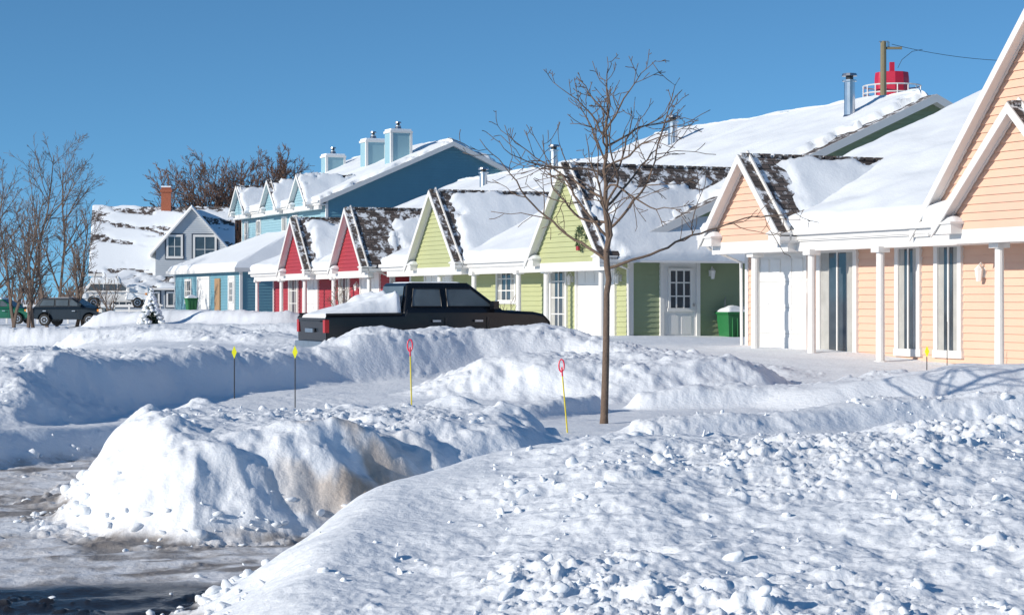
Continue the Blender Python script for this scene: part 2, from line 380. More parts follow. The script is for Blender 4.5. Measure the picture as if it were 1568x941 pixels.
def door(mb,face,c,t0,t1,z0,z1):
    fbox(mb,face,c,t0,t1,z0,z1,0,.04,WHITED)
    for a,b,cz,d in((t0-.12,t1+.12,z1,z1+.12),(t0-.12,t0,z0,z1),(t1,t1+.12,z0,z1)):fbox(mb,face,c,a,b,cz,d,0,.09,WHITE)
    m=.16;window(mb,face,c-.022,t0+m,t1-m,z0+.85,z1-.18,3,3,False,.05)
    fbox(mb,face,c,t0+m,(t0+t1)/2-.05,z0+.15,z0+.7,.04,.055,WHITED);fbox(mb,face,c,(t0+t1)/2+.05,t1-m,z0+.15,z0+.7,.04,.055,WHITED)
    fbox(mb,face,c,t1-.12,t1-.06,z0+.95,z0+1.02,.04,.10,METAL)
def column(mb,x,y,z0,z1,r=.09):
    mb.tube([(x,y,z0),(x,y,z0+.18)],r*1.5,WHITE,8);mb.tube([(x,y,z0+.18),(x,y,z1-.12)],[r,r*.9],WHITE,12);mb.box(x-r*1.5,x+r*1.5,y-r*1.5,y+r*1.5,z1-.12,z1,WHITE)
def lamp(mb,face,c,t,z):
    fbox(mb,face,c,t-.06,t+.06,z-.08,z+.1,0,.04,WHITE)
    p=FP(face,c,t,z,.14)
    mb.tube([FP(face,c,t,z+.08,.03),FP(face,c,t,z+.2,.1),FP(face,c,t,z+.15,.14)],.015,WHITE,5)
    mb.tube([(p[0],p[1],z-.16),(p[0],p[1],z+.08),(p[0],p[1],z+.15)],[.05,.085,.02],WHITE,6)
def spaced(L,res,e=(0,.03,.09,.18)):
    e=[q for q in e if q<L/2];n=max(2,int((L-2*e[-1])/res)+1)
    return np.concatenate([e[:-1],np.linspace(e[-1],L-e[-1],n),[L-q for q in e[::-1][1:]]])
def snow_slope(mb,P0,U,V,L,S,T=.2,res=.16,seed=1,bare=None,noise=.35,flow=0):
    P0=np.array(P0,float);U=np.array(U,float);V=np.array(V,float)
    s=spaced(L,res);t=spaced(S,res);s_,t_=np.meshgrid(s,t,indexing='ij')
    d=np.minimum(np.minimum(s_,L-s_),t_)
    ed=np.sqrt(np.clip(1-(1-np.clip(d/.18,0,1))**2,0,1))
    ns=fbm(s_*.8+seed*3.1,t_*.8,seed,4)
    e=T*ed*(1+noise*2*(ns-.5)*1.2)+.09*ed*(fbm(s_*.25+seed,t_*.35,seed+3,3)-.5)*min(1,T*5)
    if bare is not None:e=e*bare(s_,t_,fbm(s_*2.2,t_*2.2,seed+9,4),L,S)
    e=np.where(e<.012,-.03,e)
    P=P0+s_[...,None]*U+t_[...,None]*V
    P[...,2]+=e
    ovn=.05+.10*fbm(s_*1.3,t_*0+seed,seed+21,3)
    ov=np.where(t_<.1,ovn,0)*(e>0)
    P-=ov[...,None]*V*np.array([1,1,0])
    P[...,2][:, 0]=(P0+s_[...,None]*U+t_[...,None]*V)[...,2][:,0]-.03
    mb.grid(P,SNOW)
def slab(mb,A,B,C,D,th,mat):
    mb.hexa([(p[0],p[1],p[2]-th) for p in(A,B,C,D)]+[A,B,C,D],mat)
def shing(mb,A,B,C,D,Lu,Lv,up=.004):
    mb.poly([(p[0],p[1],p[2]+up) for p in(A,B,C,D)],SHINGLE,[(0,0),(Lu,0),(Lu,Lv),(0,Lv)])
def bare_gable(rake,ridge_,n=.5):
    def f(s,t,nz,L,S):
        return sm(0,.35,s-rake+n*(nz-.5)*2.2+.4*(1-t/S))*sm(0,.25,(S-t)-ridge_+n*(nz-.5)*1.2)
    return f
def cross_gable(mb,sn,g,eave,be,p,wall):
    ac,wd,rise,bf=g['a'],g['w'],g['rise'],g.get('bf',be-.15)
    hw=wd/2;k=rise/hw;ov=.16;az=eave+rise
    bend=be+rise/p+.4;b0=bf-.28
    for sgn in(-1,1):
        lo=(ac+sgn*(hw+ov),eave-ov*k)
        A=(b0,lo[0],lo[1]);B=(bend,lo[0],lo[1]);C=(bend,ac,az);D=(b0,ac,az)
        slab(mb,A,B,C,D,.09,WHITE)
        S=math.hypot(hw+ov,rise+ov*k);shing(mb,A,B,C,D,bend-b0,S)
        V=(0,-sgn*(hw+ov)/S,(rise+ov*k)/S)
        Ln=bend-b0-.1
        snow_slope(sn,(b0+.02,lo[0],lo[1]),(1,0,0),V,Ln,S,g.get('T',.2),.11,int(ac*7+50+sgn),bare_gable(g.get('rake',.5),g.get('ridge',.12),g.get('n',.5)))
        for (o0,o1,dz,hh) in((b0-.03,b0+.0,.0,.2),(bf-.06,bf-.02,-.1,.22)):
            P=[(o0,lo[0],lo[1]-dz-hh),(o1,lo[0],lo[1]-dz-hh),(o1,ac,az-dz-hh),(o0,ac,az-dz-hh)]
            Q=[(q[0],q[1],q[2]+hh) for q in P]
            mb.hexa(P+Q,WHITE)
        mb.box(b0+.02,bf+.25,ac+sgn*(hw-.38),ac+sgn*(hw+ov-.02),eave-.30,eave-.12,WHITE)
        mb.box(b0-.02,bf+.25,ac+sgn*(hw-.42),ac+sgn*(hw+ov+.02),eave-.12,eave-.08,WHITE)
        xs=np.linspace(b0,bf+.1,7);ys=np.linspace(hw-.42,hw+.06,8);X,Y=np.meshgrid(xs,ys,indexing='ij')
        d=np.minimum(np.minimum(X-b0,bf+.1-X),np.minimum(Y-ys[0],ys[-1]-Y));sn.grid(np.stack([X,ac+sgn*Y,eave-.085+.12*np.sqrt(np.clip(d/.15,0,1))],-1),SNOW)
    x=b0+.04
    while x<bend-.5:
        mb.box(x,x+.2,ac-.09,ac+.09,az-.05,az+.03,SHINGLE);x+=.27
    siding(mb,'F',bf+.02,lambda z:(ac-min(hw,(az-z)/k),ac+min(hw,(az-z)/k)),eave-.22,az,wall)
    mb.box(bf-.01,bf+.2,ac-hw,ac+hw,eave-.48,eave-.22,WHITE)
def pipe_vent(mb,x,y,z0,z1,r):
    mb.tube([(x,y,z0),(x,y,z1-.25)],r,METAL,12);mb.tube([(x,y,z1-.25),(x,y,z1-.2)],r*1.35,METAL,12);mb.tube([(x,y,z1-.2),(x,y,z1-.08)],r*.7,BLACK,12)
    mb.tube([(x,y,z1-.08),(x,y,z1),(x,y,z1+.02)],[r*1.45,r*1.3,.02],METAL,12);mb.tube([(x,y,z0),(x,y,z0+.25)],[r*2,r*1.05],METAL,12)
def house(name,ox,oy,ang,floor,eave,a0,a1,be,D,ridge_z,wall,endwall,gables,feat,roof_rake=.3,T=.22,vents=()):
    e=empty(name,(ox,oy,0),R(ang));W_=MB();RF_=MB();SN=MB();FT=MB()
    p=(ridge_z-eave)/(D-be);fz=floor-.8;Dm=2*D
    rb=lambda z:(max(0,be+(z-eave)/p),Dm-max(0,be+(z-eave)/p))
    siding(W_,'F',0,lambda z:(a0,a1),fz,eave+.2,wall)
    siding(W_,'E',a0,rb,fz,ridge_z-.05,endwall)
    W_.poly([(Dm,a0,fz),(Dm,a1,fz),(Dm,a1,eave+.3),(Dm,a0,eave+.3)],endwall)
    W_.poly([(0,a1,fz),(Dm,a1,fz),(Dm,a1,eave+.4),(D,a1,ridge_z-.1),(0,a1,eave+.4)],endwall)
    W_.box(-.05,.08,a0-.05,a0+.08,fz,eave,WHITE);W_.box(-.05,.08,a1-.08,a1+.05,fz,eave,WHITE)
    ov=.4
    for sg in(0,1):
        f=(lambda b:b) if sg==0 else (lambda b:Dm-b)
        A=(f(be),a0-ov,eave);B=(f(be),a1+ov,eave);C=(f(D),a1+ov,ridge_z);Dd=(f(D),a0-ov,ridge_z)
        slab(RF_,A,B,C,Dd,.2,WHITE);S=math.hypot(D-be,ridge_z-eave);shing(RF_,A,B,C,Dd,a1-a0+2*ov,S)
        RF_.hexa([(f(be),a0-ov-.03,eave-.24),(f(D),a0-ov-.03,ridge_z-.24),(f(D),a0-ov,ridge_z-.24),(f(be),a0-ov,eave-.24),
                  (f(be),a0-ov-.03,eave+.01),(f(D),a0-ov-.03,ridge_z+.01),(f(D),a0-ov,ridge_z+.01),(f(be),a0-ov,eave+.01)],WHITE)
        V=((D-be)/S*(1 if sg==0 else -1),0,(ridge_z-eave)/S)
        def br(s,t,nz,L,S_):return sm(0,.3,s-roof_rake+1.3*(nz-.5))
        snow_slope(SN,(f(be),a0-ov,eave),(0,1,0),V,a1-a0+2*ov,S+.06,T,.16,int(abs(ox*3))+sg,br)
    RF_.box(be-.03,be,a0-ov,a1+ov,eave-.24,eave-.01,WHITE);RF_.box(be-.13,be-.03,a0-ov,a1+ov,eave-.14,eave-.03,WHITE)
    RF_.box(be,-.03,a0-ov+.02,a1+ov-.02,eave-.27,eave-.21,WHITE)
    RF_.box(be+.05,be+.25,a0,a1,eave-.48,eave-.27,WHITE)
    for g in gables:cross_gable(RF_,SN,g,eave,be,p,wall)
    feat(FT)
    for (b,a,h,r) in vents:
        zr=eave+(b-be)*p;pipe_vent(FT,b,a,zr-.1,zr+h,r)
    W_.obj('walls',e);RF_.obj('roof',e);SN.obj('roof_snow',e,True);FT.obj('openings_and_trim',e)
    return e
def downspout(mb,pts,r=.04): mb.tube(pts,r,WHITE,6)
# peach house
def f_peach(m):
    F=.95
    garage(m,'F',0,1.25,3.15,F-.3,2.98)
    window(m,'F',0,-.76,.74,F-.2,3.12,2,1,True,.12)
    window(m,'F',0,-2.99,-2.17,F-.05,3.12,2,1,True,.1)
    window(m,'F',0,-4.33,-3.49,F-.05,3.12,2,1,True,.1)
    window(m,'F',0,-8.2,-6.9,F-.1,3.12,2,1,True,.12)
    garage(m,'F',0,-12,-9.5,F-.3,2.98)
    for a in(1.87,-.42,-2.92,-6.65,-9.2):column(m,-.95,a,.6,3.05)
    lamp(m,'F',0,1.0,2.3);lamp(m,'F',0,-5.0,2.5)
    m.box(-.12,0,.88,1.02,1.5,1.9,BLACK)
    downspout(m,[(-1.1,3.95,3.35),(-.9,3.95,3.15),(-.1,3.9,2.85),(-.08,3.9,.8)])
house('peach_house',7.0,42.0,24,.95,3.5,-15,3.77,-1.0,8.0,7.4,PEACH,PEACH,
  [dict(a=1.78,w=3.2,rise=1.68,rake=.9,ridge=.15,n=.4),
   dict(a=-8.6,w=8.8,rise=4.9,rake=.0,ridge=.0,n=.2,bf=-.75),
   dict(a=-7.7,w=4.1,rise=1.95,rake=.45,bf=-1.3,n=.3)],f_peach,T=.26)
# green house
def f_green(m):
    F=.95
    garage(m,'F',0,.94,3.35,F-.3,3.0)
    window(m,'F',0,4.1,5.3,F+.1,3.05,2,4,True,.09)
    window(m,'F',0,7.9,9.45,1.9,3.05,4,3,True,.08)
    garage(m,'F',0,13.4,15.8,F-.3,3.0)
    for a in(.0,3.7,5.75,9.3,12.3):column(m,-.92,a,.6,2.9)
    door(m,'E',0,1.05,2.12,F-.1,F+2.1)
    lamp(m,'E',0,2.62,2.75);lamp(m,'F',0,.55,2.6);lamp(m,'F',0,3.75,2.6)
    m.box(2.95,3.15,-.12,0,1.2,1.45,WHITE);m.box(3.55,3.75,-.12,0,1.55,1.8,WHITE)
    m.tube([(3.05,-.1,1.45),(3.05,-.1,2.0),(3.1,-.05,2.05)],.02,METAL)
    downspout(m,[(-1.05,-.3,3.2),(-.7,-.2,3.05),(-.12,-.08,2.85),(-.1,-.08,.8)])
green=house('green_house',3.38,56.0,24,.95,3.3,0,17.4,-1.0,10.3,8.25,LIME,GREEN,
  [dict(a=1.6,w=4.8,rise=2.65,rake=.7,ridge=.8,n=1.0),dict(a=12.0,w=4.4,rise=2.4,rake=.7,ridge=.2,n=.4)],f_green,roof_rake=.6,
  vents=[(8.9,2.2,1.45,.17),(8.6,13.2,1.2,.17)])
wm=MB();WG=simple('wreath_green',(.03,.07,.03),.8)
for i in range(260):
    t=random.random()*6.283;q=random.random()*6.283
    c=Vector((-1.22+.05*math.cos(q),.75+(.27+.07*math.cos(q))*math.cos(t),3.75+(.27+.07*math.sin(q))*math.sin(t)))
    d=Vector((random.uniform(-1,.2),random.uniform(-1,1),random.uniform(-1,1))).normalized()*.09
    wm.tube([c,c+d],[.012,.003],WG,3)
wm.box(-1.33,-1.27,.68,.82,3.4,3.52,RED)
wm.obj('wreath',green)
# red house
def f_red(m):
    F=.95
    garage(m,'F',0,1.6,4.0,F-.3,2.95);window(m,'F',0,5.7,7.2,F+.3,2.95,3,3,True,.1)
    garage(m,'F',0,10.5,12.8,F-.3,2.95);window(m,'F',0,13.8,15.4,F+.3,2.95,3,3,True,.1)
    for a in(.1,5.0,9.4,13.4,17.9):column(m,-.9,a,.6,2.9)
    lamp(m,'F',0,4.5,2.5);downspout(m,[(-1.05,-.2,3.2),(-.12,-.08,2.85),(-.1,-.08,.8)])
house('red_house',-4.5,74.0,21,.95,3.3,0,18.3,-1.0,9.2,7.5,RED,RED,
  [dict(a=1.6,w=4.4,rise=2.2,rake=2.0,ridge=.6,n=1.3),dict(a=9.8,w=4.4,rise=2.15,rake=.8,ridge=.3,n=.6)],f_red,
  vents=[(8.0,3.5,1.3,.17),(7.5,10.5,1.0,.17)])
# blue two storey house with garage wing
def f_blue(m):
    for a in(4.9,6.9,12.0):window(m,'F',0,a,a+.9,5.1,6.7,2,2,True,.1)
    window(m,'F',0,14.6,15.4,5.1,6.7,2,2,True,.1)
    x0,y0,y1,fl,ev=-5.6,-3.0,10.3,.6,3.6
    siding(m,'F',x0,lambda z:(y0,y1),fl,ev,BLUE);siding(m,'E',y0,lambda z:(x0,2),fl,ev,BLUE)
    m.poly([(x0,y1,fl),(2,y1,fl),(2,y1,ev),(x0,y1,ev)],BLUE)
    m.box(x0-.06,x0+.08,y0-.06,y0+.08,fl,ev,WHITE);m.box(x0-.06,x0+.08,y1-.08,y1+.06,fl,ev,WHITE)
    door(m,'F',x0,-2.0,-1.0,1.0,3.1);garage(m,'F',x0,2.9,5.2,1.0,3.1);window(m,'F',x0,6.6,8.0,1.8,3.1,2,2)
    fbox(m,'F',x0,.7,1.7,1.4,3.1,0,.09,simple('garden_wood',(.35,.22,.12),.8))
    window(m,'E',y0,x0+2.6,x0+4.4,1.7,3.15,2,3,True,.14)
    o=.45;zt=5.45;xr=x0+4.2;ym=(y0+y1)/2
    m.box(x0-o,2,y0-o,y1+o,ev-.2,ev-.003,WHITE)
    xs=np.linspace(x0-o,2,36);ys=np.linspace(y0-o,y1+o,56);X,Y=np.meshgrid(xs,ys,indexing='ij')
    dd=np.minimum(np.minimum(X-(x0-o),99),np.minimum(Y-(y0-o),(y1+o)-Y))
    Z=ev+np.minimum(dd,4.6)*.42+.2*np.sqrt(np.clip(1-(1-np.clip(dd/.25,0,1))**2,0,1))+.12*(fbm(X*.5,Y*.5,8,3)-.5)*np.clip(dd,0,1)
    m.grid(np.stack([X,Y,Z],-1),SNOW)
    for (x,y,z1) in((4.7,1.6,11.3),(4.8,5.9,11.1),(5.2,14.2,10.8)):
        m.box(x-.6,x+.6,y-.5,y+.5,8.4,z1-.15,LBLUE);m.box(x-.66,x+.66,y-.56,y+.56,z1-.15,z1-.03,WHITE);m.box(x-.6,x+.6,y-.5,y+.5,z1-.03,z1+.08,SNOW)
        m.box(x-.64,x-.5,y-.54,y-.4,8.4,z1-.15,WHITE);m.box(x+.5,x+.64,y-.54,y-.4,8.4,z1-.15,WHITE)
        pipe_vent(m,x,y,z1,z1+.5,.13)
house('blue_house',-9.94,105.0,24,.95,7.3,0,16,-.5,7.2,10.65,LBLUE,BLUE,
  [dict(a=2.4,w=3.0,rise=1.5,rake=.1,n=.9),dict(a=7.9,w=3.0,rise=1.5,rake=.1,n=.8),dict(a=14.2,w=3.0,rise=1.5,rake=.1,n=.5)],f_blue,roof_rake=.1)
# old white house
def old_house():
    e=empty('white_clapboard_house',(-29.5,138,0),R(8));m=MB();s=MB()
    fl,ev,rz=.2,4.2,8.7
    siding(m,'E',0,lambda z:(0,9.6),fl,ev,OLDW);siding(m,'F',0,lambda z:((z-ev)/(rz-ev)*3.5 if z>ev else 0,7-((z-ev)/(rz-ev)*3.5 if z>ev else 0)),fl,rz,OLDW)
    m.poly([(9.6,0,fl),(9.6,7,fl),(9.6,7,ev),(9.6,3.5,rz),(9.6,0,ev)],OLDW)
    A=(-.3,-.4,ev-.4);B=(9.9,-.4,ev-.4);C=(9.9,3.5,rz);D=(-.3,3.5,rz)
    slab(m,A,B,C,D,.18,WHITE);S=math.hypot(3.9,rz-ev+.4);shing(m,A,B,C,D,10.2,S)
    slab(m,(-.3,7.4,ev-.4),(9.9,7.4,ev-.4),C,D,.18,WHITE)
    V=(0,3.9/S,(rz-ev+.4)/S)
    def bp(s_,t,nz,L,S_):
        q=fbm(s_*.35,t*1.6+s_*.25,410,5);return sm(-.03,.08,q-.36-.12*sm(.8,.95,t/S_)-.14*(1-sm(.02,.12,t/S_)))
    snow_slope(s,A,(1,0,0),V,10.2,S,.10,.12,77,bp,.1)
    cx,hw,zz=6.9,2.5,8.5;k=(zz-5.6)/hw
    siding(m,'E',-1.2,lambda z:(cx-min(hw,(zz-z)/k),cx+min(hw,(zz-z)/k)),3.6,zz,OLDW)
    siding(m,'F',cx-hw,lambda z:(-1.2,3),3.6,5.6,OLDW)
    for sg in(-1,1):
        P=[(cx+sg*(hw+.4),-1.5,5.6-.4*k),(cx+sg*(hw+.4),3.2,5.6-.4*k),(cx,3.2,zz),(cx,-1.5,zz)]
        slab(m,*P,.16,WHITE);Sg=math.hypot(hw+.4,zz-5.6+.4*k)
        snow_slope(s,(P[0][0],-1.5,P[0][2]),(0,1,0),(-sg*(hw+.4)/Sg,0,(zz-5.6+.4*k)/Sg),4.7,Sg,.16,.2,80+sg)
    NV=simple('dark_trim',(.05,.07,.10),.5)
    for (t0,t1,z0,z1) in((cx-1.75,cx-.65,4.9,6.5),(cx+.1,cx+1.7,4.5,6.5)):m.box(t0-.12,t1+.12,-1.26,-1.2,z0-.12,z1+.12,NV);window(m,'E',-1.24,t0,t1,z0,z1,2,2,False,.12)
    m.box(1.0,7.4,-2.6,0,fl,2.7,OLDW)
    P=[(.7,-3.0,2.8),(7.7,-3.0,2.8),(7.7,-.02,4.0),(.7,-.02,4.0)];slab(m,*P,.15,WHITE);shing(m,*P,7,3.2);snow_slope(s,P[0],(1,0,0),(0,2.98/3.21,1.2/3.21),7,3.2,.15,.2,91,lambda s_,t,nz,L,S_:sm(0,.1,nz-.40))
    for x in(1.5,3.3,5.2):m.box(x-.12,x+1.52,-2.66,-2.6,1.4,2.6,NV);window(m,'E',-2.64,x,x+1.4,1.5,2.5,3,1,False,.1)
    m.box(4.6,5.3,3.2,3.9,7.5,10.1,BRICK);m.box(4.53,5.37,3.13,3.97,9.75,9.95,BRICK);m.box(4.6,5.3,3.2,3.9,10.1,10.2,SNOW)
    m.obj('walls_and_roof',e);s.obj('roof_snow',e,True)
old_house()
# ------------------------------------------------------------------ trees
def rnd_perp(d):
    a=Vector((random.gauss(0,1),random.gauss(0,1),random.gauss(0,1)));a-=d*a.dot(d);return a.normalized()
def branch(mb,p,d,L,r,lev,mat,up=.15,jag=.18,kids=(7,5,3),seglen=.22,ang=(35,60),kl=.5,rmin=.003,minfrac=.2,n=5):
    segs=max(3,int(L/seglen));pts=[Vector(p)];rr=[r];d=Vector(d).normalized();dirs=[d.copy()]
    for i in range(segs):
        d=(d+rnd_perp(d)*jag*random.random()+Vector((0,0,up))*.35).normalized()
        pts.append(pts[-1]+d*(L/segs));rr.append(max(rmin,r*(1-.8*(i+1)/segs)));dirs.append(d.copy())
    mb.tube(pts,rr,mat,max(3,n-lev),lev<2)
    if lev<len(kids):
        for c in range(kids[lev]):
            f=minfrac+(1-minfrac)*(c+random.random())/kids[lev];i=min(segs-1,int(f*segs));q=pts[i].lerp(pts[i+1],random.random())
            dd=dirs[i];a=R(random.uniform(*ang));nd=dd*math.cos(a)+rnd_perp(dd)*math.sin(a)
            branch(mb,q,nd,L*kl*(1.25-.7*f)*random.uniform(.7,1.2),rr[i]*.62,lev+1,mat,up,jag,kids,seglen,ang,kl,rmin,.15,n)
def street_tree():
    random.seed(33)
    x,y=1.20,25.6;z=gz(x,y)-.1
    e=empty('bare_street_tree',(x,y,z));m=MB()
    H=4.65;pts=[];rr=[];n=26
    for i in range(n+1):
        f=i/n;pts.append(Vector((.02*math.sin(f*5)+.05*f+random.uniform(-.01,.01)*(f>.4)*3,.03*math.sin(f*4+1),f*H)));rr.append(.054*(1-.30*f/.45) if f<.45 else .038*(1-(f-.45)/.55)**.9+.005)
    rr[0]=.068
    m.tube(pts,rr,BARK,10)
    K=21
    for i in range(K):
        f=.455+.45*(i/K);j=int(f*n);q=pts[j].lerp(pts[j+1],f*n-j)
        az=i*2.399+random.uniform(-.3,.3);el=R(random.uniform(6,28)+36*(f-.45)/.5)
        d=Vector((math.cos(az)*math.cos(el),math.sin(az)*math.cos(el),math.sin(el)))
        L=(2.5-3.7*(f-.455))*random.uniform(.85,1.12)
        branch(m,q,d,L,.022-.018*(f-.45),0,BARK,.13,.48,(7,2),.12,(30,60),.36,.0046,.25,6)
    m.obj('trunk_and_branches',e,True)
street_tree()
def bg_tree(name,u,Y,H,spread,seed,stems=1,kids=(11,7,5),rm=.010,z=None,mat=BARKD,base=.11,up=.14,ang=(22,45)):
    random.seed(seed);x=(u-784)/3000*Y;z=gz(x,Y) if z is None else z
    e=empty(name,(x,Y,z-.2));m=MB()
    for s in range(stems):
        a=(s+random.random())/stems*6.28;t=spread*(.0 if stems==1 else random.uniform(.2,.6))
        d=Vector((math.cos(a)*t,math.sin(a)*t,1))
        branch(m,(random.uniform(-.3,.3)*(stems>1),random.uniform(-.3,.3)*(stems>1),0),d,H*random.uniform(.75,1.0),base,0,mat,up,.16,kids,H/14,ang,.42,rm,.2,5)
    m.obj('trunk_and_branches',e)
bg_tree('bare_tree',16,108,8.4,.4,1,2)
bg_tree('bare_tree',82,112,10.6,.30,2,2,rm=.009,kids=(13,8,6))
bg_tree('bare_tree',118,104,6.4,.6,3,2)
bg_tree('bare_tree',46,100,6.0,.5,4,2)
bg_tree('bare_tree',-25,105,9,.4,5,2)
bg_tree('bare_tree',340,150,11.0,1.1,6,7,kids=(15,10,8),rm=.016,base=.14,mat=BARKR)
bg_tree('bare_tree',395,152,11.6,.8,7,7,kids=(15,10,8),rm=.016,base=.14,mat=BARKR)
bg_tree('bare_tree',302,150,9.5,1.0,8,5,kids=(14,9,7),rm=.016,base=.12,mat=BARKR)
bg_tree('bare_sapling',176,92,2.9,.6,9,3,kids=(8,5),rm=.01,base=.04)
bg_tree('bare_sapling',520,70,1.9,.6,10,3,kids=(6,4),rm=.008,base=.02)
bg_tree('bare_sapling',762,50,1.35,.6,11,4,kids=(5,),rm=.006,base=.012)
def treeline():
    random.seed(44);m=MB()
    for i in range(260):
        x=random.uniform(-190,-30)+random.uniform(0,260)*(i%3==0);y=random.uniform(330,420);h=random.uniform(3,7)
        for k in range(9):
            a=random.random()*6.28
            m.tube([(x,y,.4),(x+math.cos(a)*h*.15,y,h*.55),(x+math.cos(a)*h*.4,y+math.sin(a)*h*.3,h*random.uniform(.7,1))],[.12,.09,.05],BARKD,3)
    m.obj('distant_treeline')
treeline()
def spruce(u,Y,h):
    random.seed(5);x=(u-784)/3000*Y;e=empty('snowy_spruce',(x,Y,gz(x,Y)-.1));m=MB();s=MB()
    G=simple('spruce_needles',(.03,.06,.035),.9);m.tube([(0,0,0),(0,0,h)],[.05,.01],BARKD,5)
    for i in range(170):
        f=random.random()**1.2;z=h*(.06+.94*f);r=h*.38*(1-f)+.05;a=random.random()*6.28
        c=Vector((0,0,z));t=c+Vector((math.cos(a)*r,math.sin(a)*r,-.12*r+.05))
        for k in range(4):
            b=c.lerp(t,random.uniform(.2,.9));q=b+Vector((random.uniform(-1,1),random.uniform(-1,1),random.uniform(-.5,.3)))*.14
            m.tube([b,q],[.03,.01],G,3)
        m.tube([c,t],[.03,.015],G,4)
        if random.random()<.85:
            b=c.lerp(t,.55);s.tube([b+Vector((0,0,.05)),t+Vector((0,0,.06))],[.10,.06],SNOW,5)
    m.obj('needles',e);s.obj('snow_clumps',e,True)
spruce(232,84,1.5)
